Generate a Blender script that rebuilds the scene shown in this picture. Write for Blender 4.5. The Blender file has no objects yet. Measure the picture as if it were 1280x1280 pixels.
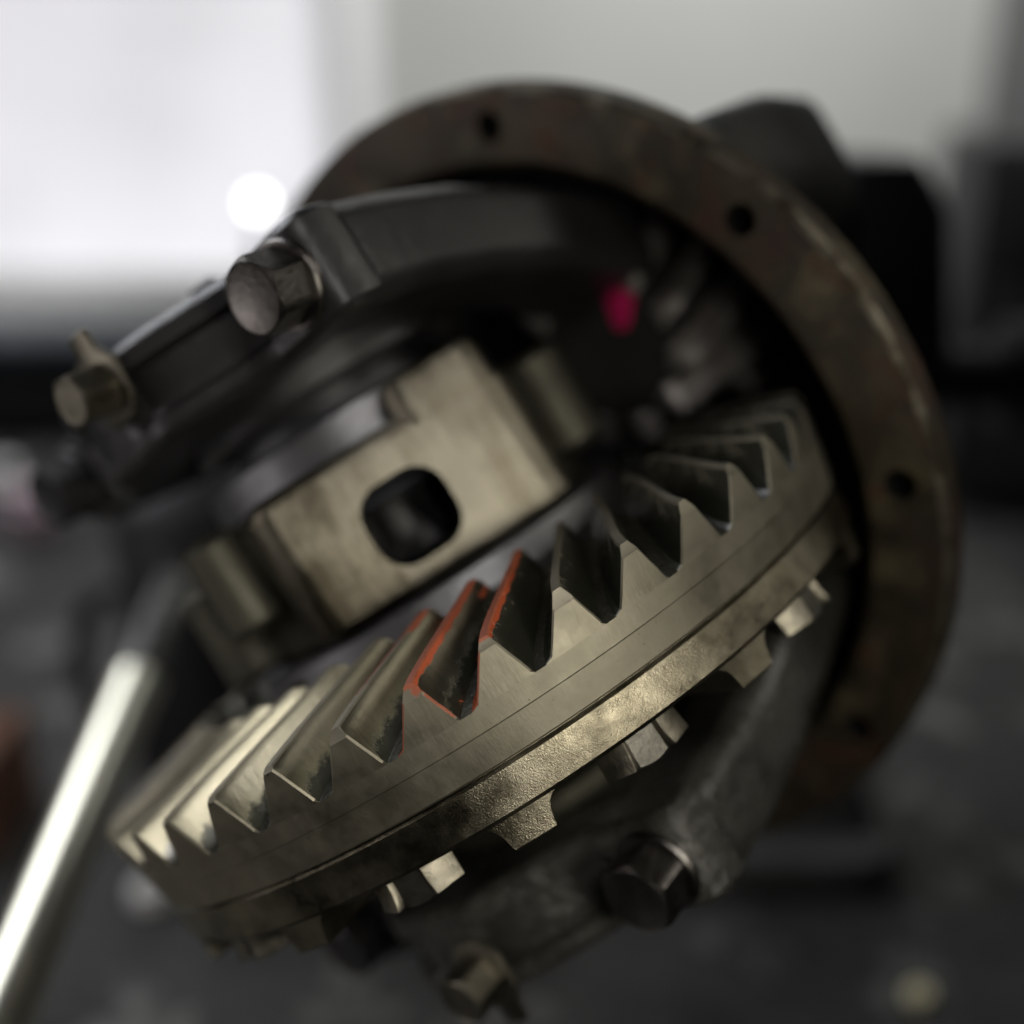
import bpy, bmesh, math, random
from mathutils import Vector, Matrix
random.seed(7)
sc = bpy.context.scene
C = sc.collection
PI = math.pi

# ------------------------------------------------------------------ camera
S = 0.11                                   # metres per ring-gear radius
PITCH = math.radians(20)
CAM_H = 0.40
cam_d = bpy.data.cameras.new('camera')
cam = bpy.data.objects.new('camera', cam_d); C.objects.link(cam)
cam.location = (0, 0, CAM_H)
cam.rotation_euler = (PI/2 - PITCH, 0, 0)
cam_d.sensor_width = 36; cam_d.sensor_height = 36; cam_d.sensor_fit = 'HORIZONTAL'
cam_d.lens = 1469.7/1280*36
cam_d.clip_start = 0.01; cam_d.clip_end = 100
cam_d.dof.use_dof = True
cam_d.dof.focus_distance = 2.09*S
cam_d.dof.aperture_fstop = 3.3
cam_d.dof.aperture_blades = 0
sc.camera = cam

# ------------------------------------------------------------------ world, lamps, exposure
w = bpy.data.worlds.new('World'); sc.world = w; w.use_nodes = True
bg = w.node_tree.nodes['Background']
bg.inputs[0].default_value = (0.80, 0.85, 1.0, 1); bg.inputs[1].default_value = 0.008
sc.view_settings.view_transform = 'Standard'; sc.view_settings.look = 'None'
sc.view_settings.exposure = 0.0; sc.view_settings.gamma = 1.0
sc.view_settings.use_curve_mapping = False
sc.cycles.use_denoising = True
sc.cycles.max_bounces = 8
try: sc.cycles.sample_clamp_indirect = 4.0
except Exception: pass

# rotation from the model frame (X = pinion axis, Z = ring gear axis) to the camera frame
RM = Matrix(((-0.558477, 0.637713, -0.530558), (0.399120, -0.354204, -0.845713), (-0.727240, -0.684057, -0.056715)))
TM = Vector((-0.1500, 0.2182, 3.0348))
CW = Matrix(((1, 0, 0), (0, -math.sin(PITCH), math.cos(PITCH)), (0, -math.cos(PITCH), -math.sin(PITCH))))
RW = CW @ RM
RW = RW.to_quaternion().normalized().to_matrix()
TW = Vector((0, 0, CAM_H)) + S*(CW @ TM)
def M2W(p): return RW @ (Vector(p)*S) + TW
def dirW(d): return RW @ Vector(d)
def at(u, v, d):                            # a place in the room, d metres in front of the lens
    return Vector((0, 0, CAM_H)) + CW @ Vector(((u-640)/1469.7*d, (v-640)/1469.7*d, d))

def area(name, loc, target, size, power, col, size_y=None):
    l = bpy.data.lights.new(name, 'AREA'); l.energy = power; l.color = col
    l.shape = 'RECTANGLE' if size_y else 'DISK'; l.size = size
    if size_y: l.size_y = size_y
    o = bpy.data.objects.new(name, l); C.objects.link(o); o.location = loc
    o.rotation_euler = (Vector(target) - Vector(loc)).to_track_quat('-Z', 'Y').to_euler()
    return o
tgt = M2W((.6, .7, -.1))
lamp_o = Vector((0, 0, CAM_H)) + CW @ Vector((0.120, 0.040, 0.0))
l_ = area('inspection_lamp', lamp_o, M2W((.62, .62, -.05)), 0.05, 0.074, (1.0, 0.95, 0.82)); l_.data.spread = math.radians(70)
area('window_light', Vector((-1.1, 1.0, 1.25)), tgt, 0.9, 13.0, (0.93, 0.95, 1.0), 0.7)
area('side_light', Vector((-0.62, 0.06, 0.30)), M2W((.8, -.1, -.3)), 0.25, 0.80, (1.0, 0.94, 0.93), 0.4)
l_ = area('overhead_lamp', Vector((0.03, -0.26, 0.74)), M2W((.86, .12, .02)), 0.26, 0.080, (1.0, 0.96, 0.92), 0.20); l_.data.spread = math.radians(26)
l_ = area('right_fill', Vector((0.46, 0.22, 0.66)), M2W((.8, .5, 0)), 0.22, 0.055, (1.0, 0.95, 0.84), 0.30); l_.data.spread = math.radians(40)  # added unseen fill, lightens the flanks of the middle teeth
l_ = area('wall_light', Vector((0.5, 1.75, 2.1)), Vector((0.3, 2.6, .6)), 0.5, 25.0, (1.0, 1.0, 0.97), 1.6); l_.data.spread = math.radians(120)
l_ = area('wall_wash', Vector((-1.15, 1.95, -.12)), Vector((-1.05, 2.6, .10)), 0.3, 1.6, (0.97, 0.97, 1.0), 1.0); l_.data.spread = math.radians(140)  # added unseen light, spreads a soft glow on the wall around the window

# ------------------------------------------------------------------ materials
MATS = {}
class NT:
    def __init__(s, name):
        s.m = bpy.data.materials.new(name); s.m.use_nodes = True
        s.t = s.m.node_tree; s.b = s.t.nodes['Principled BSDF']; MATS[name] = s.m
        s.tc = s.t.nodes.new('ShaderNodeTexCoord')
    def n(s, typ, **kw):
        x = s.t.nodes.new(typ)
        for k, v in kw.items(): setattr(x, k, v)
        return x
    def l(s, a, b): s.t.links.new(a, b)
    def noise(s, scale, detail=4, rough=.6, stretch=None):
        x = s.n('ShaderNodeTexNoise'); x.inputs['Scale'].default_value = scale
        x.inputs['Detail'].default_value = detail; x.inputs['Roughness'].default_value = rough
        if stretch:
            mp = s.n('ShaderNodeMapping'); mp.inputs['Scale'].default_value = stretch
            s.l(s.tc.outputs['Object'], mp.inputs['Vector']); s.l(mp.outputs[0], x.inputs['Vector'])
        else: s.l(s.tc.outputs['Object'], x.inputs['Vector'])
        return x.outputs['Fac']
    def ramp(s, fac, stops):
        r = s.n('ShaderNodeValToRGB'); e = r.color_ramp.elements
        while len(e) < len(stops): e.new(.5)
        for i, (p, c) in enumerate(stops):
            e[i].position = p; e[i].color = (*c, 1) if len(c) == 3 else c
        s.l(fac, r.inputs[0]); return r.outputs[0]
    def rng(s, fac, a, b, c, d):
        r = s.n('ShaderNodeMapRange'); 
        for i, v in enumerate((a, b, c, d)): r.inputs[i+1].default_value = v
        s.l(fac, r.inputs[0]); return r.outputs[0]
    def mix(s, fac, a, b):
        x = s.n('ShaderNodeMix', data_type='RGBA')
        if isinstance(fac, (int, float)): x.inputs[0].default_value = fac
        else: s.l(fac, x.inputs[0])
        for sock, v in ((x.inputs[6], a), (x.inputs[7], b)):
            if isinstance(v, tuple): sock.default_value = (*v, 1)
            else: s.l(v, sock)
        return x.outputs[2]
    def math(s, op, a, b):
        x = s.n('ShaderNodeMath', operation=op)
        for i, v in enumerate((a, b)):
            if isinstance(v, (int, float)): x.inputs[i].default_value = v
            else: s.l(v, x.inputs[i])
        return x.outputs[0]
    def bump(s, h, strength, dist):
        b = s.n('ShaderNodeBump'); b.inputs['Strength'].default_value = strength; b.inputs['Distance'].default_value = dist
        s.l(h, b.inputs['Height']); s.l(b.outputs[0], s.b.inputs['Normal'])
    def set(s, **kw):
        for k, v in kw.items():
            k = k.replace('_', ' ').capitalize() if k not in ('ior',) else 'IOR'
            k = {'Base color': 'Base Color', 'Coat weight': 'Coat Weight', 'Coat roughness': 'Coat Roughness', 'Specular': 'Specular IOR Level'}.get(k, k)
            if isinstance(v, (int, float)): s.b.inputs[k].default_value = v
            elif isinstance(v, tuple): s.b.inputs[k].default_value = (*v, 1)
            else: s.l(v, s.b.inputs[k])

def metal(name, stops, rough=(.3, .5), nscale=60, bscale=900, bstr=.25, bdist=.0002, metallic=1.0, speck=None, stretch=None, coat=0):
    k = NT(name)
    n1 = k.noise(nscale, 6, .65)
    col = k.ramp(n1, stops)
    n2 = k.noise(nscale*2.3, 5, .7)
    k.set(base_color=col, metallic=metallic, roughness=k.rng(n2, .3, .7, *rough))
    h = k.noise(bscale, 5, .7, stretch)
    k.bump(h, bstr, bdist)
    if coat: k.set(coat_weight=coat, coat_roughness=.15)
    return k

def mk_gear():
    k = NT('gear_steel')
    n1 = k.noise(55, 6, .65); n2 = k.noise(190, 5, .7); n3 = k.noise(22, 3, .5)
    col = k.ramp(n1, [(.3, (.160, .147, .112)), (.55, (.205, .190, .148)), (.75, (.25, .233, .187))])
    stain = k.rng(n2, .56, .74, 0, .45)
    col = k.mix(stain, col, (.17, .15, .11))
    col = k.mix(k.rng(k.noise(640, 3, .6), .70, .76, 0, .75), col, (.045, .040, .028))
    # red marking paint laid on a few teeth (attribute 'paint' marks where, noise frays its edge)
    at_ = k.n('ShaderNodeAttribute', attribute_name='paint')
    fr = k.math('ADD', at_.outputs['Fac'], k.rng(k.noise(420, 5, .75), .25, .75, -.30, .30))
    pm = k.rng(fr, .46, .56, 0, 1)
    pcol = k.ramp(n2, [(.3, (.15, .036, .015)), (.7, (.27, .072, .031))])
    k.set(base_color=k.mix(pm, col, pcol))
    k.set(metallic=k.math('SUBTRACT', 1.0, k.math('MULTIPLY', pm, .92)))
    k.set(roughness=k.math('ADD', k.rng(n1, .3, .7, .50, .60), k.rng(k.noise(34, 6, .75), .35, .65, -.09, .10)))
    h1 = k.noise(1500, 4, .7, (1, 1, .12)); h2 = k.noise(420, 6, .75)
    k.bump(k.math('ADD', k.math('MULTIPLY', h1, .6), k.math('MULTIPLY', h2, .6)), .22, .00025)
mk_gear()
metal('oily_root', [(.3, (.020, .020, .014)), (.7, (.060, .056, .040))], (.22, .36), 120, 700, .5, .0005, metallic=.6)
def mk_flank():
    # tooth flanks: lapped, oily, with fine metal specks; oil mask also paints dark reflections
    k = NT('oily_shaded_flank')
    n1 = k.noise(60, 5, .6); n2 = k.noise(800, 3, .6); n4 = k.noise(260, 6, .75)
    col = k.ramp(n1, [(.3, (.20, .19, .135)), (.7, (.36, .335, .26))])
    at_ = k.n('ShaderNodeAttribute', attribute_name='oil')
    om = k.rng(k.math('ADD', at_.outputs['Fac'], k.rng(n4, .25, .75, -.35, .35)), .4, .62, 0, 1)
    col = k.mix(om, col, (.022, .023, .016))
    at2 = k.n('ShaderNodeAttribute', attribute_name='paint')
    pm = k.rng(k.math('ADD', at2.outputs['Fac'], k.rng(n4, .25, .75, -.30, .30)), .46, .56, 0, 1)
    col = k.mix(pm, col, (.32, .065, .025))
    k.set(base_color=col)
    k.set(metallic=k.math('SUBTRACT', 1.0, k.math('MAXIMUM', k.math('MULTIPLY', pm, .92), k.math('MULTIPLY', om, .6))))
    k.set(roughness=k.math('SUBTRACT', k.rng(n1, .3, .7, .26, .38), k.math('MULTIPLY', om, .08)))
    h = k.noise(650, 6, .8, (1, 1, .3))
    k.bump(h, .32, .0004)
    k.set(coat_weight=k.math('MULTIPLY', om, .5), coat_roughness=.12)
mk_flank()
def mk_case():
    k = NT('case_steel')
    n1 = k.noise(26, 5, .6); st = k.noise(90, 5, .7, (1, 1, .12)); n3 = k.noise(140, 6, .7)
    col = k.ramp(k.math('ADD', k.math('MULTIPLY', n1, .55), k.math('MULTIPLY', st, .45)), [(.40, (.050, .044, .031)), (.48, (.140, .126, .095)), (.58, (.245, .226, .180))])
    col = k.mix(k.rng(n3, .60, .74, 0, .7), col, (.07, .062, .045))
    k.set(base_color=col, metallic=1.0, roughness=k.math('ADD', k.rng(n1, .3, .7, .34, .52), k.rng(st, .3, .7, -.06, .08)))
    k.bump(k.math('ADD', k.noise(500, 5, .7), k.math('MULTIPLY', k.noise(60, 3, .5), 1.6)), .35, .0007)
mk_case()
def mk_cast():
    k = NT('cast_flange_steel')
    n1 = k.noise(45, 6, .65); n2 = k.noise(420, 5, .75)
    col = k.ramp(n1, [(.32, (.060, .053, .037)), (.48, (.165, .148, .108)), (.66, (.27, .245, .185))])
    col = k.mix(k.rng(n2, .62, .74, 0, .6), col, (.05, .045, .03))
    k.set(base_color=col, metallic=1.0, roughness=k.rng(n1, .3, .7, .26, .40))
    h = k.math('ADD', k.math('MULTIPLY', k.noise(300, 4, .7), .5), k.math('MULTIPLY', k.noise(2800, 3, .7), k.rng(k.noise(70, 4, .7), .35, .65, .25, 1.7)))
    k.bump(h, .34, .00035)
mk_cast()
metal('bolt_steel', [(.3, (.07, .067, .058)), (.7, (.17, .163, .14))], (.40, .56), 90, 700, .45, .0004)
metal('dark_bolt', [(.3, (.075, .068, .062)), (.7, (.16, .15, .14))], (.28, .44), 110, 600, .35, .0004)
metal('brassy_bolt', [(.3, (.12, .11, .085)), (.7, (.24, .22, .175))], (.32, .5), 110, 700, .4, .0004)
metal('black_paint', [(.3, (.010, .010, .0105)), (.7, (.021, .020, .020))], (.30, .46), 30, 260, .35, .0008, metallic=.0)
metal('bearing_steel', [(.3, (.13, .13, .133)), (.7, (.20, .20, .205))], (.42, .54), 40, 500, .15, .0003)
metal('pinion_steel', [(.3, (.66, .62, .58)), (.7, (.86, .82, .79))], (.46, .58), 60, 500, .2, .0003)
def mk_rust():
    k = NT('rusty_flange')
    n1 = k.noise(24, 5, .6); n2 = k.noise(60, 6, .7); n3 = k.noise(15, 3, .5)
    col = k.ramp(n1, [(.32, (.016, .012, .008)), (.44, (.062, .046, .025)), (.54, (.030, .024, .014)), (.66, (.125, .100, .057))])
    col = k.mix(k.rng(n2, .52, .66, 0, .7), col, (.085, .030, .016))
    col = k.mix(k.rng(n3, .52, .66, 0, .6), col, (.030, .020, .019))
    k.set(base_color=col, metallic=.25, roughness=k.rng(n2, .3, .7, .45, .7))
    k.bump(k.noise(420, 6, .75), .45, .0007)
mk_rust()
metal('housing_paint', [(.3, (.030, .031, .030)), (.7, (.062, .063, .060))], (.5, .7), 25, 240, .5, .001, metallic=0)
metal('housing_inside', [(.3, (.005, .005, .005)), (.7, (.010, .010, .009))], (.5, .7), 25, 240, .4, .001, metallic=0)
metal('pink_plastic', [(.3, (.42, .010, .085)), (.7, (.55, .016, .12))], (.4, .5), 40, 300, .1, .0005, metallic=0)
metal('floor_concrete', [(.36, (.007, .007, .007)), (.48, (.030, .030, .028)), (.54, (.016, .016, .015)), (.66, (.20, .20, .185))], (.55, .85), 9, 160, .4, .002, metallic=0)
metal('wall_paint', [(.3, (.56, .56, .54)), (.7, (.62, .62, .60))], (.8, .9), 2, 60, .2, .002, metallic=0)
metal('black_cabinet', [(.3, (.007, .007, .0075)), (.7, (.012, .012, .0125))], (.5, .7), 8, 120, .2, .001, metallic=0)
metal('vise_paint', [(.3, (.045, .047, .045)), (.7, (.085, .087, .082))], (.5, .7), 14, 160, .4, .001, metallic=0)
metal('chrome', [(.3, (.84, .82, .68)), (.7, (.92, .90, .76))], (.28, .36), 30, 300, .08, .0003)
metal('brown_card', [(.3, (.085, .035, .018)), (.7, (.13, .055, .028))], (.7, .9), 15, 120, .2, .001, metallic=0)
metal('mauve_plastic', [(.3, (.50, .36, .42)), (.7, (.58, .43, .48))], (.3, .4), 15, 120, .2, .001, metallic=0)
metal('white_enamel', [(.3, (.74, .74, .72)), (.7, (.80, .80, .78))], (.25, .35), 15, 120, .1, .001, metallic=0)
metal('grey_door', [(.3, (.17, .17, .17)), (.7, (.20, .20, .20))], (.6, .8), 4, 60, .2, .001, metallic=0)
metal('mauve_cloth', [(.3, (.36, .30, .31)), (.7, (.42, .35, .36))], (.8, .9), 20, 200, .2, .001, metallic=0)
metal('brass', [(.3, (.85, .78, .50)), (.7, (.90, .84, .58))], (.3, .4), 60, 300, .1, .0003, metallic=.2)
metal('cast_case', [(.3, (.040, .038, .028)), (.7, (.090, .086, .064))], (.4, .6), 30, 400, .5, .0006, metallic=.8)
metal('greasy_paint', [(.3, (.020, .020, .017)), (.7, (.055, .054, .046))], (.14, .34), 45, 130, .75, .002, metallic=.15, coat=.6)
metal('worn_edge', [(.42, (.05, .04, .026)), (.58, (.20, .18, .14))], (.35, .55), 90, 400, .4, .0006, metallic=.8)
metal('dull_black', [(.3, (.012, .012, .012)), (.7, (.02, .02, .018))], (.5, .6), 40, 300, .1, .0003, metallic=0)  # plain dull black for the side gear and pinion body
metal('blue_paint', [(.3, (.008, .015, .020)), (.7, (.014, .024, .032))], (.4, .6), 8, 120, .2, .001, metallic=0)
k = NT('window_glow')
es = k.rng(k.noise(2.2, 3, .5), .3, .7, .38, .58)
k.set(base_color=(.8, .8, .8)); k.b.inputs['Emission Color'].default_value = (.95, .93, 1.0, 1); k.l(es, k.b.inputs['Emission Strength'])
k = NT('edge_glow')
k.set(base_color=(.8, .8, .8)); k.b.inputs['Emission Color'].default_value = (.95, .95, 1.0, 1); k.b.inputs['Emission Strength'].default_value = 0.22  # weaker glow for the strip added along the window's right edge
k = NT('lamp_glow')
k.set(base_color=(.9, .9, .9)); k.b.inputs['Emission Color'].default_value = (1, 1, 1, 1); k.b.inputs['Emission Strength'].default_value = 5.0

# ------------------------------------------------------------------ mesh helpers
class MB:
    def __init__(s): s.v = []; s.f = []; s.mi = []
    def add(s, vs, fs, mi=0):
        o = len(s.v); s.v += [Vector(v) for v in vs]
        for f in fs: s.f.append(tuple(i+o for i in f)); s.mi.append(mi)
        return s
    def revolve(s, prof, axis='z', n=96, c=(0, 0, 0), closed=True, a0=0, a1=2*PI, mi=0):
        full = abs(a1-a0-2*PI) < 1e-6; m = n if full else n+1; k = len(prof); vs = []
        for i in range(m):
            a = a0+(a1-a0)*i/n; ca, sa = math.cos(a), math.sin(a)
            for r, h in prof:
                if axis == 'z': vs.append((c[0]+r*ca, c[1]+r*sa, c[2]+h))
                elif axis == 'x': vs.append((c[0]+h, c[1]+r*ca, c[2]+r*sa))
        fs = []
        for i in range(n):
            j = (i+1) % m
            for q in range(k if closed else k-1):
                p = (q+1) % k
                fs.append((i*k+q, j*k+q, j*k+p, i*k+p))
        if not full:
            fs.append(tuple(range(k))); fs.append(tuple((m-1)*k+q for q in reversed(range(k))))
        return s.add(vs, fs, mi)
    def loft(s, rings, cap=True, mi=0):
        k = len(rings[0]); vs = [p for r in rings for p in r]; fs = []
        for i in range(len(rings)-1):
            for q in range(k):
                p = (q+1) % k; fs.append((i*k+q, i*k+p, (i+1)*k+p, (i+1)*k+q))
        if cap: fs.append(tuple(reversed(range(k)))); fs.append(tuple((len(rings)-1)*k+q for q in range(k)))
        return s.add(vs, fs, mi)
    def box(s, lo, hi, mi=0):
        (x0, y0, z0), (x1, y1, z1) = lo, hi
        return s.add([(x0,y0,z0),(x1,y0,z0),(x1,y1,z0),(x0,y1,z0),(x0,y0,z1),(x1,y0,z1),(x1,y1,z1),(x0,y1,z1)],
                     [(0,3,2,1),(4,5,6,7),(0,1,5,4),(1,2,6,5),(2,3,7,6),(3,0,4,7)], mi)
    def xf(s, M, start=0):
        for i in range(start, len(s.v)): s.v[i] = M @ s.v[i]
        return s
    def build(s, name, mats, parent=None, scale=S, off=(0, 0, 0), bevel=0, seg=2, ang=35, attrs=None, wn=False):
        me = bpy.data.meshes.new(name)
        o3 = Vector(off)
        me.from_pydata([tuple((v-o3)*scale) for v in s.v], [], s.f)
        if isinstance(mats, str): mats = [mats]
        for m in mats: me.materials.append(MATS[m])
        me.polygons.foreach_set('material_index', s.mi)
        if attrs:
            for k, vals in attrs.items():
                a = me.attributes.new(k, 'FLOAT', 'POINT'); a.data.foreach_set('value', vals)
        bm = bmesh.new(); bm.from_mesh(me); bmesh.ops.recalc_face_normals(bm, faces=bm.faces)
        if bevel:
            es = [e for e in bm.edges if len(e.link_faces) == 2 and e.calc_face_angle(0) > math.radians(30)]
            bmesh.ops.bevel(bm, geom=es, offset=bevel*scale, segments=seg, profile=.5, affect='EDGES', clamp_overlap=True)
        bm.to_mesh(me); bm.free()
        me.polygons.foreach_set('use_smooth', [True]*len(me.polygons))
        me.set_sharp_from_angle(angle=math.radians(ang))
        o = bpy.data.objects.new(name, me); C.objects.link(o)
        if parent: o.parent = parent
        if wn:
            m_ = o.modifiers.new('weighted_normals', 'WEIGHTED_NORMAL'); m_.keep_sharp = True; m_.weight = 100
        return o

def cut(o, cutters):
    # subtract cutter objects, keep a plain mesh
    for c in cutters:
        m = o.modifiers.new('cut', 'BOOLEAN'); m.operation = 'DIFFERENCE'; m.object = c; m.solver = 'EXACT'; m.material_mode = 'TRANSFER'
    dg = bpy.context.evaluated_depsgraph_get()
    me = bpy.data.meshes.new_from_object(o.evaluated_get(dg))
    o.modifiers.clear(); old = o.data; o.data = me; me.name = old.name; bpy.data.meshes.remove(old)
    me.polygons.foreach_set('use_smooth', [True]*len(me.polygons)); me.set_sharp_from_angle(angle=math.radians(35))
    for c in cutters:
        d = c.data; bpy.data.objects.remove(c); bpy.data.meshes.remove(d)

def thing(name, label, cat, base=(0, 0, 0), group=None, world=False):
    o = bpy.data.objects.new(name, None); C.objects.link(o); o.empty_display_size = .02
    o.matrix_world = Matrix.Translation(Vector(base)) if world else (Matrix.Translation(M2W(base)) @ RW.to_4x4())
    o['label'] = label; o['category'] = cat
    if group: o['group'] = group
    return o
def struct(o): o['kind'] = 'structure'; return o
def tag(o, label, cat, group=None):
    o['label'] = label; o['category'] = cat
    if group: o['group'] = group
    return o
def hexpts(af, rot=0, cx=0, cy=0):
    r = af/math.sqrt(3); return [(cx+r*math.cos(rot+i*PI/3), cy+r*math.sin(rot+i*PI/3)) for i in range(6)]
def hexbolt_mb(af, h, washer=0, wh=.012, rot=0, n=48):
    # head along +Z from z=0; rounded chamfer on top
    b = MB(); R_ = af/math.sqrt(3); ri = af/2*.97
    z0 = wh if washer else 0
    if washer:
        b.revolve([(0.001, 0), (washer, 0), (washer, wh*.6), (washer*.96, wh), (0.001, wh)], n=n)
    rings = []
    def hr(a):   # hexagon radius at angle a
        t = (a-rot) % (PI/3) - PI/6
        return (af/2)/math.cos(t)
    for z, lim in ((z0, 9), (z0+(h-z0)*.80, 9)):
        rings.append([(hr(2*PI*i/n)*math.cos(2*PI*i/n), hr(2*PI*i/n)*math.sin(2*PI*i/n), z) for i in range(n)])
    # 30 degree chamfer: height falls with radius
    ring = []
    top = []
    for i in range(n):
        a = 2*PI*i/n; r = hr(a)
        ring.append((r*math.cos(a), r*math.sin(a), h-(r-ri)*.75))
        top.append((ri*math.cos(a), ri*math.sin(a), h))
    rings[-1] = ring; rings.append(top)
    rings.append([(ri*.93*math.cos(2*PI*i/n), ri*.93*math.sin(2*PI*i/n), h-.002) for i in range(n)])
    b.loft(rings)
    return b
def rrect(y0, y1, z0, z1, r, n=5):
    pts = []
    for (cy, cz, a0) in ((y1-r, z1-r, 0), (y0+r, z1-r, PI/2), (y0+r, z0+r, PI), (y1-r, z0+r, 3*PI/2)):
        for i in range(n+1):
            a = a0+PI/2*i/n; pts.append((cy+r*math.cos(a), cz+r*math.sin(a)))
    return pts
TOX = Matrix(((0, 0, 1), (0, 1, 0), (-1, 0, 0))).to_4x4()      # +Z -> +X

# ------------------------------------------------------------------ the room behind
fl = MB().box((-3, -1.5, -.05), (3, 1.95, 0)).build('bench_top', 'floor_concrete', scale=1); struct(fl)
wl = MB().box((-4, 2.6, -.6), (4, 2.75, 3)).build('wall', 'wall_paint', scale=1); struct(wl)

# ------------------------------------------------------------------ carrier casting
FX, FZ = -0.4576, 0.0564           # flange face: x position, z of its centre
RO, RI, RH = 1.149, 0.955, 1.050
car = thing('differential_carrier', 'rusty round bolt flange and black casting that carries the gears', 'gear housing', (-1.2, 0, FZ))
OFF = (-1.2, 0, FZ)
fr_ = MB().revolve([(RI, -.10), (RI, -.012), (RI+.014, 0), (RO-.018, 0), (RO-.004, -.008), (RO, -.022), (RO+.002, -.085), (RO-.02, -.105)], 'x', 160, (FX, 0, FZ))
for i in range(len(fr_.f)):
    if i % 8 in (3, 4): fr_.mi[i] = 1             # bare metal on the knocked outer edge
fl_ring = fr_.build('mounting_flange', ['rusty_flange', 'worn_edge'], car, off=OFF)
cs = []
for i in range(9):
    a = math.radians(19.7+39.4*i-39.4*4)
    cy, cz = RH*math.cos(a), RH*math.sin(a)+FZ
    m = MB().revolve([(.0005, .1), (.038, .1), (.038, -.08), (.0005, -.08)], 'x', 24, (FX, cy, cz))
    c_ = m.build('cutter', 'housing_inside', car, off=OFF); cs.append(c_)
bpy.context.view_layer.update()
cut(fl_ring, cs)
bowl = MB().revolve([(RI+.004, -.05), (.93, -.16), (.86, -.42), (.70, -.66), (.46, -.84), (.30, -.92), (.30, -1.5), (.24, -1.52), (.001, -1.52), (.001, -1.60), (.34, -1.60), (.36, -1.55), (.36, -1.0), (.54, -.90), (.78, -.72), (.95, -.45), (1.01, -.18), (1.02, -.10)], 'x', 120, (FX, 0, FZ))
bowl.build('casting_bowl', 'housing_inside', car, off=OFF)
for i in range(8):
    a = PI/8+i*PI/4; ca, sa = math.cos(a), math.sin(a)
    m = MB(); pr = [(FX-.11, .98), (FX-.11, 1.09), (FX-.3, 1.08), (FX-.62, .94), (FX-1.0, .55), (FX-1.0, .40), (FX-.7, .7), (FX-.4, .9)]
    vs = []
    for s_ in (-.035, .035):
        vs += [(x, r*ca-s_*sa, FZ+r*sa+s_*ca) for x, r in pr]
    k_ = len(pr); fs = [tuple(range(k_)), tuple(reversed(range(k_, 2*k_)))]+[(q, (q+1) % k_, k_+(q+1) % k_, k_+q) for q in range(k_)]
    m.add(vs, fs); m.build('rib', 'housing_paint', car, off=OFF, bevel=.01)
# shoulder of the casting behind the flange
rings = []
for x, y0, y1, z0, z1 in ((-.57, .86, .98, .46, .64), (-.62, .84, 1.02, .44, .68), (-.90, .80, 1.03, .40, .68), (-1.20, .66, .98, .30, .66), (-1.26, .70, .92, .36, .60)):
    rings.append([(x, y, z) for y, z in rrect(y0, y1, z0, z1, .085 if y1-y0 > .18 else .055)])
MB().loft(rings).build('casting_shoulder', 'housing_paint', car, off=OFF, ang=60)

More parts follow.
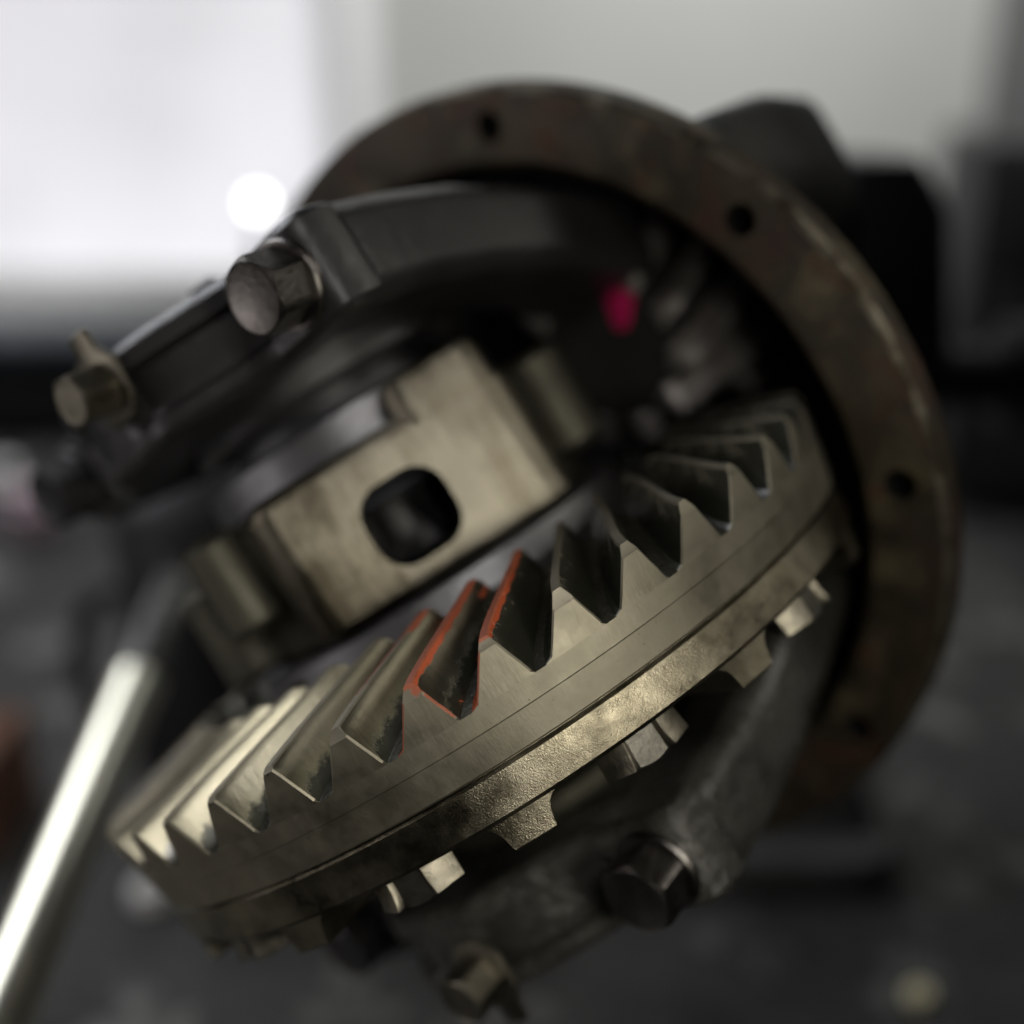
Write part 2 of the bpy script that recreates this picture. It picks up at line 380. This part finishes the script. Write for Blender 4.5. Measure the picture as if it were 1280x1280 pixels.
BY = 0.535; SEATX = 0.405
def side(zlo, zhi, sg):
    """bearing pedestal, cap, bolts, adjuster on one side of the ring gear; sg=+1 upper, -1 lower"""
    zm = (zlo+zhi)/2; capm = 'black_paint' if sg > 0 else 'greasy_paint'
    for ysg in (1, -1):
        rings = []
        for x, ya, yb, dz in ((.286, .385, .638, 0), (.10, .385, .636, .012), (-.10, .37, .63, .035), (-.30, .36, .65, .10), (-.46, .33, .67, .165), (-.62, .30, .66, .21)):
            y0, y1 = sorted((ya*ysg, yb*ysg))
            rings.append([(x, y, z) for y, z in rrect(y0, y1, zlo-dz*sg, zhi-dz*sg, .06)])
        MB().loft(rings).build('bearing_pedestal', capm, car, off=OFF, wn=True)
    # saddle behind the bearing
    m = MB(); pts = []
    for i in range(25):
        a = PI/2+PI*i/24; pts.append((.372*math.cos(a), .372*math.sin(a)))
    outer = [(-.02, -.40), (-.55, -.45), (-.55, .45), (-.02, .40)]
    prof = pts+outer; k_ = len(prof)
    m.add([(x, y, zlo+.02) for x, y in prof]+[(x, y, zhi-.02) for x, y in prof], [(q, (q+1) % k_, k_+(q+1) % k_, k_+q) for q in range(k_)]+[tuple(reversed(range(k_))), tuple(range(k_, 2*k_))])
    m.build('bearing_saddle', 'black_paint', car, off=OFF)
    # cap: arch over the bearing, a channel between two rims
    N = 96; stations = []
    zs = [(zlo, 0, .030), (zlo+.008, 0, .012), (zlo+.022, 0, 0), (zlo+.050, 0, 0), (zlo+.062, 1, 0), (zhi-.070, 1, 0), (zhi-.058, 0, 0), (zhi-.022, 0, 0), (zhi-.008, 0, .012), (zhi, 0, .030)]
    def outer_x(y):
        ay = abs(y)
        if ay > .555: return SEATX-(.08-math.sqrt(max(0, .08**2-(ay-.555)**2)))
        if ay > .40: return SEATX
        t = min(1, max(0, (.40-ay)/.26)); t = t*t*(3-2*t)*.5+t*.5
        return SEATX+(.585-SEATX)*t
    rings = []
    for z, ch, ins in zs:
        ring = []
        for i in range(N+1):
            y = -.635+1.27*i/N
            x = outer_x(y)-ins
            if ch and .06 < abs(y) < .42:
                e = min(1, (abs(y)-.06)/.05, (.42-abs(y))/.05); x -= .036*e
            ring.append((x, max(-.635+ins, min(.635-ins, y)), z))
        for i in range(N+1):
            y = .635-1.27*i/N
            x = math.sqrt(max(0, .372**2-y*y)) if abs(y) < .372 else 0
            x = max(x, .290) if abs(y) > .23 else x
            ring.append((x, max(-.635+ins, min(.635-ins, y)), z))
        rings.append(ring)
    cap = MB().loft(rings).build('bearing_cap', capm, car, off=OFF, ang=28, wn=True)
    for ysg in (1, -1):
        b = hexbolt_mb(.146, .105, .093, .016, rot=math.radians(40))
        b.xf(Matrix.Translation((SEATX+.002, BY*ysg, zm)) @ TOX)
        b.build('cap_bolt', 'dark_bolt' if ysg > 0 else 'black_paint', cap, off=OFF, ang=25)  # far-side bolts get the black colour to look dim, as if shaded
    # lock plate and small bolt on the crest
    cx, cz = .586, zm+.055*sg
    m = MB(); o_ = [(-.080, -.035), (-.045, -.082), (.040, -.086), (.078, -.040), (.082, .040), (.050, .078), (.046, .125), (-.016, .128), (-.022, .084), (-.052, .080), (-.084, .036)]
    k_ = len(o_)
    m.add([(cx, y+.085, cz+z*sg) for y, z in o_]+[(cx+.018, y+.085, cz+z*sg) for y, z in o_], [(q, (q+1) % k_, k_+(q+1) % k_, k_+q) for q in range(k_)]+[tuple(reversed(range(k_))), tuple(range(k_, 2*k_))])
    m.build('lock_plate', 'brassy_bolt', cap, off=OFF, bevel=.005)
    b = hexbolt_mb(.104, .085, .0, rot=math.radians(20)); b.xf(Matrix.Translation((cx+.0185, .085, cz)) @ TOX)
    b.build('lock_bolt', 'brassy_bolt', cap, off=OFF, ang=25)
    # bearing cup and adjuster nut
    a0, a1 = (zlo-.055, zlo+.10) if sg > 0 else (zhi-.10, zhi+.055)
    MB().revolve([(.30, a0), (.345, a0), (.362, a0+.015), (.362, a1-.015), (.345, a1), (.30, a1)], n=96).build('bearing_cup', 'bearing_steel' if sg > 0 else 'cast_case', car, off=OFF)
    b0, b1 = (zlo+.13, zhi+.03) if sg > 0 else (zlo-.03, zhi-.13)
    adj = MB().revolve([(.27, b0), (.355, b0), (.355, b1), (.27, b1)], n=72)
    for i in range(12):
        a = i*PI/6; q = len(adj.v)
        adj.box((.29, -.03, b1 if sg > 0 else b0-.03), (.35, .03, b1+.03 if sg > 0 else b0)); adj.xf(Matrix.Rotation(a, 4, 'Z'), q)
    adj.build('adjuster_nut', 'black_paint', car, off=OFF)
side(.645, .875, 1)
side(-.755, -.525, -1)

# ------------------------------------------------------------------ ring gear and differential case
dif = thing('differential_case', 'olive steel ring gear with spiral teeth bolted to windowed differential case', 'ring gear', (0, 0, -.30))
OD = (0, 0, -.30)
NT_ = 40; P0, DEL = -0.1172+.0000, 2*PI/40
P0 = 0.746-5.5*DEL+.0045                      # keeps the middle teeth in place
RT, ZT, PSI, BC = .70, .077, .226, .15
def tip(s): return 1-(1-RT)*s, ZT*s
def depth(s): return .100*(1-.30*s)
def psi(s): return PSI*(s**1.42)
rim = MB().revolve([(.985, -.100), (.982, -.120), (.979, -.141), (.9772, -.1435), (.9665, -.205), (.963, -.2085), (.66, -.2085), (.655, -.20), (.655, -.03), (.66, -.02), (.6895, .007)], n=320)
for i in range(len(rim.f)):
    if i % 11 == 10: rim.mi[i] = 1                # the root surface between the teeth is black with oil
gear = rim.build('ring_gear', ['gear_steel', 'oily_root'], dif, off=OD, ang=9)
# cross-section of one tooth: (angle, height) left flank, land, right flank
LEFT = [(-.082, -.06), (-.077, 0), (-.064, .06), (-.047, .30), (-.030, .56), (-.014, .80), (-.0032, .955), (0, 1)]
RIGHT = [(.0165, 1), (.0195, .965), (.0270, .80), (.0350, .56), (.0445, .30), (.0525, .06), (.0565, 0), (.061, -.06)]
PROF = LEFT+RIGHT; LAND = len(LEFT)-1
def prof_angle(h, left):
    pr = LEFT if left else list(reversed(RIGHT))
    for (a0, h0), (a1, h1) in zip(pr, pr[1:]):
        if h0 <= h <= h1: return a0+(a1-a0)*(h-h0)/(h1-h0)
    return pr[-1][0]
def tooth_mesh(paint, jit, oily_shaded):
    b = MB(); secs = []
    SV = [0, .012, .035, .12, .22, .32, .42, .52, .62, .72, .82, .91, .965, 1.0]
    pa, oi = [], []
    ch = (.20+.10*jit) if jit > -1 else .07
    for si, s in enumerate(SV):
        ring = []
        for qi, (a, h) in enumerate(PROF):
            hh, aa = h, a
            lim = {0: 1-ch, .012: 1-ch*.78, 1.0: .78}.get(s, 9)
            if h > lim:                                  # chamfered end: stay inside the flank outline
                hh = lim; aa = prof_angle(lim, qi <= LAND)
            if s == 0 and h > 0: aa += .0034 if qi <= LAND else -.0034
            r, z = tip(s); d = depth(s)
            r -= (1-hh)*d*BC; z -= (1-hh)*d
            if s == 0 and 0 < h: r -= 0
            ang = aa+psi(s)
            if s == 1.0: r -= .004
            ring.append((r*math.cos(ang), r*math.sin(ang), z))
            p_ = 0; q_ = 0
            if paint == 2:
                if h >= .95 and s > .03: p_ = .86
                elif h > .75 and a > 0 and s > .2: p_ = .24
                elif h < .10 and a > 0 and s < .6: p_ = .40
                elif s <= .013 and a > 0 and h > .05: p_ = .62
                elif h >= .5 and s > .9: p_ = .7
                elif s <= .013 and a < 0: p_ = .8
            elif paint == 3:
                if h >= .95 and s > .03: p_ = .86
                elif h > .75 and a > 0 and s > .2: p_ = .22
                elif s <= .013 and a < 0: p_ = .8
                elif h < .30 and a < 0 and s < .4: p_ = .7
            elif paint == 1:
                if h >= .95 and a < .01 and s > .25: p_ = .75
                elif h >= .95 and s > .8: p_ = 1
            if a > 0: q_ = (.58+.30*(1-max(0, h))) if oily_shaded else .10+.92*(1-max(0, h))**2.4
            else: q_ = (.56+.35*(1-max(0, h))) if oily_shaded else .85*(1-max(0, h))**2
            pa.append(p_); oi.append(q_)
        secs.append(ring)
    k = len(PROF)
    vs = [v for r in secs for v in r]; fs = []; mi = []
    for i in range(len(SV)-1):
        for q in range(k-1):
            fs.append((i*k+q, i*k+q+1, (i+1)*k+q+1, (i+1)*k+q))
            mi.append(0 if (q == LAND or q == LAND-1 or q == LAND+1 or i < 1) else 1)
    # heel face in columns down to the root circle
    base = len(vs); r0 = .985
    idx = [q for q in range(k) if PROF[q][1] >= 0]
    top0 = base+len(idx)
    for q in idx:
        h = PROF[q][1]; v = secs[0][q]; a = math.atan2(v[1], v[0])
        vs.append((r0*math.cos(a), r0*math.sin(a), -.100)); pa.append(0); oi.append(0)
    for q in idx: vs.append(secs[0][q]); pa.append(0); oi.append(0)
    for n_ in range(len(idx)-1):
        fs.append((top0+n_, top0+n_+1, base+n_+1, base+n_)); mi.append(0)
    fs.append(tuple(reversed([(len(SV)-1)*k+q for q in range(k)]))); mi.append(1)
    b.v = [Vector(v) for v in vs]; b.f = fs; b.mi = mi
    return b, {'paint': pa, 'oil': oi}
protos = {}
for k_ in range(NT_):
    kk = k_-2
    pt = {4: 1, 5: 2, 6: 3}.get(kk, 0)
    jit = (0, .45, -.3, .8)[kk % 4] if 4 <= kk < 16 else -2
    oily_shaded = kk >= 6; key = (pt, jit, oily_shaded)  # right-hand teeth: oil plus dark reflections and shade painted into the flanks
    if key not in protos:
        b, at_ = tooth_mesh(pt, jit, oily_shaded)
        o = b.build('tooth', ['gear_steel', 'oily_shaded_flank'], gear, off=OD, attrs=at_, ang=16); protos[key] = o.data
    else:
        o = bpy.data.objects.new('tooth', protos[key]); C.objects.link(o); o.parent = gear
    # the copy is turned about the gear axis, which runs through the thing's own origin
    o.rotation_euler = (0, 0, P0+kk*DEL)
    if pt: o['label'] = {1: 'tooth with a thin line of red marking paint', 2: 'tooth with red paint on its top land and root', 3: 'tooth with red paint on its top land and left edge'}[pt]

# case flange with lobes, bolts and bent lock tabs
cf = MB().revolve([(.950, -.207), (.950, -.213), (.957, -.2135), (.962, -.219), (.9615, -.292), (.954, -.301), (.60, -.303), (.60, -.207)], n=240).build('case_flange', 'cast_flange_steel', dif, off=OD, ang=30)
BA = [1.0+.5535*i for i in range(-5, 6)]
def lobe_mb():
    b = MB(); n = 7; rings = []
    for z, w in ((-.2995, .083), (-.305, .069), (-.313, .060), (-.325, .054), (-.345, .049), (-.358, .046), (-.363, .042)):
        ro = .9535 if z > -.36 else .949
        ring = [(ro*math.cos(-w+2*w*i/n), ro*math.sin(-w+2*w*i/n), z) for i in range(n+1)]
        ring += [(.74*math.cos(w-2*w*i/n), .74*math.sin(w-2*w*i/n), z) for i in range(n+1)]
        rings.append(ring)
    return b.loft(rings)
lob = lobe_mb().build('lobe', 'cast_flange_steel', cf, off=OD)
lob.rotation_euler = (0, 0, BA[0]-.5535/2)
for a in BA:
    o = lob.copy(); C.objects.link(o); o.parent = cf; o.rotation_euler = (0, 0, a+.5535/2)
RB = .872
FLIP = Matrix.Rotation(PI, 4, 'X')
def tab_mb(sg):
    b = MB(); rings = []
    for d, t in ((0, 0), (.022, .001), (.046, .006), (.060, .010)):
        wd = .034-.10*max(0, d-.035)
        rings.append([(x+t, y, -.3035-d) for x, y in ((0, -wd), (.019, -wd), (.019, wd), (0, wd))])
    b.loft(rings)
    q = len(b.v)
    b.add([(-.005, -.034, -.3015), (.013, -.034, -.3015), (.013, .034, -.3015), (-.005, .034, -.3015), (-.005, -.034, -.3095), (.013, -.034, -.3095), (.013, .034, -.3095), (-.005, .034, -.3095)],
          [(0,3,2,1),(4,5,6,7),(0,1,5,4),(1,2,6,5),(2,3,7,6),(3,0,4,7)])
    M = Matrix.Translation((RB, 0, 0)) @ Matrix.Rotation(sg*math.radians(62), 4, 'Z') @ Matrix.Translation((.060, 0, 0)) @ Matrix.Rotation(-sg*math.radians(24), 4, 'Z')
    return b.xf(M)
hb = hexbolt_mb(.108, .064, 0, rot=PI/6).xf(Matrix.Translation((RB, 0, -.3085)) @ FLIP)
MB_first = None
for i, a in enumerate(BA):
    if i == 0:
        bo = hb.build('ring_bolt', 'bolt_steel', dif, off=OD, ang=25); tl = tab_mb(-1).build('lock_tab', 'brassy_bolt', bo, off=OD, bevel=.003); tr = tab_mb(1).build('lock_tab', 'brassy_bolt', bo, off=OD, bevel=.003)
        wsh = MB().revolve([(.0008, -.3025), (.062, -.3025), (.062, -.3084), (.0008, -.3084)], n=32, c=(RB, 0, 0)).build('lock_washer', 'bolt_steel', bo, off=OD)
        trio = (tl, tr, wsh); bo.rotation_euler = (0, 0, a); first = bo
    else:
        o = first.copy(); C.objects.link(o); o.parent = dif; o.rotation_euler = (0, 0, a)
        for t_ in trio:
            q = t_.copy(); C.objects.link(q); q.parent = o

# case body: a thick rectangular cage with rounded corners and square windows
CA = .862                                                   # direction the visible window faces
def turned(pts): return [(x*math.cos(CA)-y*math.sin(CA), x*math.sin(CA)+y*math.cos(CA)) for x, y in pts]
rings = []
for z, d, c_ in ((.088, .034, .06), (.097, .012, .085), (.114, 0, .095), (.400, 0, .095), (.424, .012, .085), (.440, .036, .06)):
    rings.append([(x, y, z) for x, y in turned(rrect(.30, .495-d, -.318+d, .345-d, min(c_, .075), 8))])
cb = MB().loft(rings).build('window_plate', 'case_steel', dif, off=OD, wn=True)
barrel = MB().revolve([(.20, .085), (.44, .085), (.462, .11), (.466, .25), (.475, .30), (.478, .39), (.45, .425), (.38, .44), (.20, .44)], n=96).build('case_barrel', 'cast_case', dif, off=OD)
bpy.context.view_layer.update()
def case_cutters():
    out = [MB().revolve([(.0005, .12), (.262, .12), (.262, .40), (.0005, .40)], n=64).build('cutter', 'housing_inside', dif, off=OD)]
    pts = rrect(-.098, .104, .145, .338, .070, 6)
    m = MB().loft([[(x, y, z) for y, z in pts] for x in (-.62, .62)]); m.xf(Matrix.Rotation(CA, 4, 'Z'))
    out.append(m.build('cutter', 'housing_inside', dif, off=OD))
    bpy.context.view_layer.update()
    return out
cut(cb, case_cutters()); cut(barrel, case_cutters())
wm = cb.modifiers.new('weighted_normals', 'WEIGHTED_NORMAL'); wm.keep_sharp = True
o = cb.copy(); C.objects.link(o); o.parent = dif; o.rotation_euler = (0, 0, PI)
MB().revolve([(.655, -.205), (.655, -.02), (.56, -.005), (.535, .02), (.525, .078), (.515, .086), (.30, .086), (.30, -.205)], n=128).build('case_collar', 'bearing_steel', dif, off=OD)
# raised end boss and hub under the bearing
rings = []
for z, s_ in ((.400, 0), (.490, 0), (.508, .008), (.518, .026)):
    rings.append([(x, y, z) for x, y in turned(rrect(.26, .4975-s_, .080+s_, .325-s_, .055))])
MB().loft(rings).build('end_boss', 'case_steel', dif, off=OD)
MB().revolve([(.15, .44), (.40, .44), (.39, .52), (.28, .545), (.26, .70), (.15, .70)], n=72).build('bearing_hub', 'bearing_steel', dif, off=OD)
MB().revolve([(.15, -.29), (.50, -.29), (.40, -.38), (.30, -.42), (.29, -.62), (.15, -.62)], n=72).build('bearing_hub', 'black_paint', dif, off=OD)
b = hexbolt_mb(.085, .05, .06, .012); b.xf(Matrix.Translation((.50, -.02, .012)))
b.build('case_bolt', 'dark_bolt', dif, off=OD, ang=25)
for a_, r_, z0_, z1_, w_ in ((-.12, .50, .20, .44, .075), (-.42, .50, .10, .36, .09), (1.95, .50, .16, .42, .08)):
    rings = []
    for z, k_ in ((z0_, .7), (z0_+.02, 1), (z1_-.02, 1), (z1_, .7)):
        rings.append([(r_*math.cos(a_)+w_*k_*math.cos(t*PI/10), r_*math.sin(a_)+w_*k_*math.sin(t*PI/10), z) for t in range(20)])
    MB().loft(rings).build('casting_lug', 'cast_case', dif, off=OD)
spider = MB()
for i in range(16):
    a = i*PI/8; q = len(spider.v); spider.box((.10, -.028, -.06), (.26, .028, .06)); spider.xf(Matrix.Translation((0, 0, .24)) @ Matrix.Rotation(a, 4, 'Z'), q)
spider.revolve([(.02, .16), (.22, .16), (.16, .32), (.02, .32)], n=40)
spider.build('side_gear', 'dull_black', dif, off=OD, bevel=.008)

# ------------------------------------------------------------------ drive pinion
PC = (-.84, .40, .33)
pin = thing('drive_pinion', 'bright spiral drive pinion deep inside the black housing behind the ring gear', 'pinion gear', PC)
MB().revolve([(.001, .26), (.20, .26), (.235, -.16), (.16, -.17), (.16, -1.3), (.001, -1.3)], 'x', 48, PC).build('shaft', 'dull_black', pin, off=PC)
tb = MB(); rings = []
for s in [i/8 for i in range(9)]:
    x = .27-.44*s; r0, r1 = .19+.04*s, .27+.07*s; tw = .55*s
    ring = []
    for a, r in ((-.17, r0), (-.05, r1), (.05, r1), (.17, r0)):
        ring.append((PC[0]+x, PC[1]+r*math.cos(a+tw), PC[2]+r*math.sin(a+tw)))
    rings.append(ring)
pt0 = tb.loft(rings).build('tooth', 'pinion_steel', pin, off=PC, bevel=.006)
for i in range(1, 11):
    o = pt0.copy(); C.objects.link(o); o.parent = pin; o.rotation_euler = (2*PI*i/11, 0, 0)

dab = MB().revolve([(.0008, .004), (.05, .0035), (.068, .0005), (.0008, .0005)], 'x', 32)
for v in dab.v: v.y, v.z = v.y*(.62+.08*math.sin(3*math.atan2(v.z, v.y))), v.z*1.1
dab.xf(Matrix.Translation((PC[0]+.262, .517, .417)) @ Matrix.Rotation(math.radians(-32), 4, 'X'))
dab.build('paint_mark', 'pink_plastic', pin, off=PC)['label'] = 'pink paint mark on the dark end face of the pinion'

# ------------------------------------------------------------------ room objects (out of focus)
def wthing(name, label, cat, base, group=None): return thing(name, label, cat, base, group, world=True)
def on_bench(u, v):
    d = CW @ Vector(((u-640)/1469.7, (v-640)/1469.7, 1)); return Vector((0, 0, CAM_H)) + d*(-CAM_H/d.z)
# bright workshop window on the left of the far wall
wb = Vector((-1.34, 2.57, .0)); win = wthing('window', 'large bright white workshop window in the wall at upper left', 'window', wb)
for ix in range(2):
    for iz in range(2):
        MB().box((-.96+ix*.98, 0.0, .02+iz*.62), (-.02+ix*.98, .02, .60+iz*.62)).build('pane', 'window_glow', win, scale=1)
MB().box((1.004, .0, -.02), (1.055, .026, 1.29)).build('glow_strip', 'edge_glow', win, scale=1)  # added glowing strip, softens the step from window to wall
fr = MB().box((-1.0, -.03, -.02), (1.0, .025, .018)); fr.box((-1.0, -.03, 1.242), (1.0, .025, 1.29)); fr.box((-1.0, -.03, .02), (-.962, .025, 1.24)); fr.box((.962, -.03, .02), (1.0, .025, 1.24))
fr.box((-.018, -.03, .02), (-.002, .025, 1.24)); fr.build('frame', 'white_enamel', win, scale=1)

# bench vise gripping the snout of the casting
vb = Vector((.150, .560, 0)); vise = wthing('bench_vise', 'dark grey bench vise gripping the casting behind the rusty flange', 'vise', vb)
def rbox(lo, hi, r):
    b = MB().box(lo, hi); return b
b = MB()
b.loft([[(x, y, z) for x, y in rrect(-.060, .060, -.05, .10, .03)] for z in (.001, .022)]).build('base', 'vise_paint', vise, scale=1, bevel=.004)
b = MB(); rings = []
for z, hw, y0, y1 in ((.022, .05, -.03, .06), (.06, .035, -.015, .05), (.20, .035, -.015, .05), (.23, .045, -.02, .07)):
    rings.append([(x, y, z) for x, y in rrect(-hw, hw, y0, y1, .015)])
b.loft(rings).build('column', 'vise_paint', vise, scale=1)
b = MB(); rings = []
for z, hw, y0, y1 in ((.231, .040, -.03, .09), (.28, .045, -.03, .10), (.345, .040, -.02, .08), (.368, .026, -.015, .06)):
    rings.append([(x+.012, y, z) for x, y in rrect(-hw, hw, y0, y1, .02)])
b.loft(rings).build('slide', 'vise_paint', vise, scale=1)
MB().box((-.075, .0, .30), (-.030, .05, .365)).build('jaw', 'vise_paint', vise, scale=1, bevel=.006)
b = MB().revolve([(.0005, -.07), (.016, -.07), (.016, .0), (.028, .002), (.028, .03), (.0005, .03)], 'x', 24, (.095, .02, .262)); b.build('screw', 'vise_paint', vise, scale=1)

# black tool cabinet at the right
kb = Vector((.93, .98, 0)); cabi = wthing('tool_cabinet', 'low black steel tool cabinet standing at the right edge', 'cabinet', kb)
cabi.rotation_euler = (0, 0, math.radians(-14))
MB().box((-.52, 0, .012), (.55, .40, .352)).build('carcass', 'black_cabinet', cabi, scale=1, bevel=.008)
for i in range(3):
    dr = MB().box((-.50, -.016, .02+i*.110), (.53, -.001, .120+i*.110)).build('drawer', 'black_cabinet', cabi, scale=1, bevel=.003)
    MB().box((-.30, -.034, .085+i*.110), (.33, -.0165, .097+i*.110)).build('handle', 'black_cabinet', dr, scale=1, bevel=.003)
# grey door at the upper right of the wall, mauve cloth on a hook
db = Vector((1.50, 2.59, -.05)); door = wthing('metal_door', 'grey metal door in the wall at the upper right corner', 'door', db)
MB().box((-.52, -.03, .0), (.60, .0, 1.6)).build('leaf', 'grey_door', door, scale=1, bevel=.004)
MB().box((-.36, -.075, .62), (-.33, -.032, .72)).build('handle', 'vise_paint', door, scale=1, bevel=.004)
hk = at(945, 90, 2.65); cl = wthing('hanging_cloth', 'faint mauve cloth hanging on the grey wall above the flange', 'cloth', hk)
b = MB(); rings = []
for i, z in enumerate((.10, .04, -.04, -.14)):
    rr = (.015, .045, .065, .075)[i]
    rings.append([(rr*math.cos(a*PI/12)*(1+.18*math.cos(5*a*PI/12)), .35*rr*math.sin(a*PI/12)-.04, z) for a in range(24)])
b.loft(rings).build('cloth', 'mauve_cloth', cl, scale=1)
MB().revolve([(.0005, 0), (.008, 0), (.008, .03), (.0005, .03)], n=12, c=(0, -.02, .105)).build('hook', 'chrome', cl, scale=1)

# dark low chest behind at the left
cb_ = Vector((-.86, 1.30, 0)); ch = wthing('storage_chest', 'dark blue-black storage chest in the blur at the left', 'chest', cb_)
ch.rotation_euler = (0, 0, math.radians(6))
MB().box((-.6, 0, .0015), (.50, .14, .09)).build('body', 'black_cabinet', ch, scale=1, bevel=.01)
MB().box((-.61, -.01, .091), (.51, .15, .125)).build('lid', 'blue_paint', ch, scale=1, bevel=.012)
MB().box((-.05, -.025, .07), (.05, -.011, .11)).build('latch', 'vise_paint', ch, scale=1, bevel=.003)

# round work lamp glowing beside the window
lp = at(322, 254, 1.15); wlmp = wthing('work_lamp', 'small round glowing work lamp on a thin stem above the big cap bolt', 'lamp', (lp.x, lp.y, 0))
MB().revolve([(.0005, 0), (.05, 0), (.05, .012), (.012, .018), (.006, .03), (.006, lp.z-.03), (.0005, lp.z-.03)], n=32).build('stem', 'black_cabinet', wlmp, scale=1)
b = MB().revolve([(.0005, .02), (.007, .018), (.0115, .0), (.0105, .0), (.0005, .012)], n=32); b.xf(Matrix.Translation((0, 0, lp.z)) @ Matrix.Rotation(math.radians(-100), 4, 'X'))
b.build('shade', 'black_cabinet', wlmp, scale=1)
b = MB().revolve([(.0005, -.007), (.006, -.005), (.009, .0), (.0085, .004), (.0005, .008)], n=32); b.xf(Matrix.Translation((0, 0, lp.z)) @ Matrix.Rotation(math.radians(80), 4, 'X'))
b.build('bulb', 'lamp_glow', wlmp, scale=1)

# pry bar leaning across the lower left
p0, p1 = at(2, 1265, .37), at(226, 722, .56)
dv = (p1-p0).normalized(); pb = p0+dv*((.006-p0.z)/dv.z); Lb = (p1-pb).length
bar = wthing('pry_bar', 'bright polished steel bar at the lower left leaning on the oil can', 'bar', pb)
q = dv.to_track_quat('Z', 'Y').to_matrix().to_4x4()
MB().revolve([(.0005, 0), (.006, 0), (.0105, .006), (.0105, Lb*.90), (.0005, Lb*.90)], n=32).xf(q).build('shaft', 'chrome', bar, scale=1)
MB().revolve([(.0005, Lb*.901), (.0105, Lb*.901), (.0105, Lb*.99), (.008, Lb), (.0005, Lb)], n=32).xf(q).build('tip', 'greasy_paint', bar, scale=1)

# black oil can behind the bar
p = p1+Vector((-.004, .058, 0)); can = wthing('oil_can', 'black oil can standing in the blur behind the steel bar', 'oil can', (p.x, p.y, 0))
MB().revolve([(.0005, .001), (.042, .001), (.045, .006), (.045, .196), (.038, .206), (.016, .218), (.014, .224), (.0005, .224)], n=40).build('body', 'black_cabinet', can, scale=1)
MB().revolve([(.0005, .2242), (.010, .2242), (.003, .250), (.0005, .250)], n=20).build('spout', 'black_cabinet', can, scale=1)
b = MB(); rings = []
for i in range(13):
    a_ = -PI/2+PI*i/12; cx_, cz_ = -.044-.030*math.cos(a_), .100+.050*math.sin(a_)
    rings.append([(cx_-.006*math.cos(a_)*math.cos(t*PI/4), .006*math.sin(t*PI/4), cz_+.006*math.sin(a_)*math.cos(t*PI/4)) for t in range(8)])
b.loft(rings).build('handle', 'black_cabinet', can, scale=1)

# small things on the bench
def nut(u, v, af, h, mat, label):
    p = on_bench(u, v); b = MB(); n_ = 36; ri = af*.29
    def hr(a): t = a % (PI/3)-PI/6; return (af/2)/math.cos(t)
    ring = lambda f, z: [(f(2*PI*i/n_)*math.cos(2*PI*i/n_), f(2*PI*i/n_)*math.sin(2*PI*i/n_), z) for i in range(n_)]
    c_ = lambda r: (lambda a: r)
    rg = [ring(c_(ri), .0), ring(c_(af*.47), .0), ring(hr, h*.12), ring(hr, h*.88), ring(c_(af*.47), h), ring(c_(ri), h)]
    k_ = n_; vs = [p_ for r in rg for p_ in r]; fs = []
    for i in range(6):
        j_ = (i+1) % 6
        for q_ in range(k_): fs.append((i*k_+q_, i*k_+(q_+1) % k_, j_*k_+(q_+1) % k_, j_*k_+q_))
    b.add(vs, fs); o = b.build('hex_nut', mat, None, scale=1, ang=25); o.location = (p.x, p.y, .0008); o.rotation_euler = (0, 0, .4)
    return tag(o, label, 'nut', 'loose nuts on the bench')
nut(190, 1127, .018, .011, 'white_enamel', 'pale zinc nut on the bench below the left end of the ring gear')
nut(1148, 1254, .011, .007, 'brass', 'small brass nut lying on the bench at lower right')
p = on_bench(8, 640); jar = wthing('white_jar', 'small white jar in the blur at the left edge', 'jar', (p.x, p.y, 0))
MB().revolve([(.0005, .001), (.018, .001), (.020, .006), (.020, .030), (.015, .036), (.0005, .036)], n=28).build('body', 'white_enamel', jar, scale=1)
MB().revolve([(.0005, .0362), (.0165, .0362), (.0165, .048), (.0005, .048)], n=28).build('lid', 'white_enamel', jar, scale=1)
p = on_bench(46, 668); jar = wthing('mauve_jar', 'small mauve jar in the blur beside the white one at the left edge', 'jar', (p.x, p.y, 0))
MB().revolve([(.0005, .001), (.022, .001), (.024, .006), (.024, .030), (.018, .036), (.0005, .036)], n=28).build('body', 'mauve_plastic', jar, scale=1)
MB().revolve([(.0005, .0362), (.0195, .0362), (.0195, .046), (.0005, .046)], n=28).build('lid', 'mauve_plastic', jar, scale=1)
p = on_bench(-62, 1075); bx = wthing('cardboard_box', 'small rust-brown cardboard box at the left edge beside the steel bar', 'box', (p.x, p.y, 0))
MB().box((-.06, 0, .001), (.028, .06, .058)).build('body', 'brown_card', bx, scale=1, bevel=.001)
MB().box((-.061, -.001, .0585), (-.017, .061, .0605)).build('flap', 'brown_card', bx, scale=1)
MB().box((-.0165, -.001, .0585), (.029, .061, .0605)).build('flap', 'brown_card', bx, scale=1)
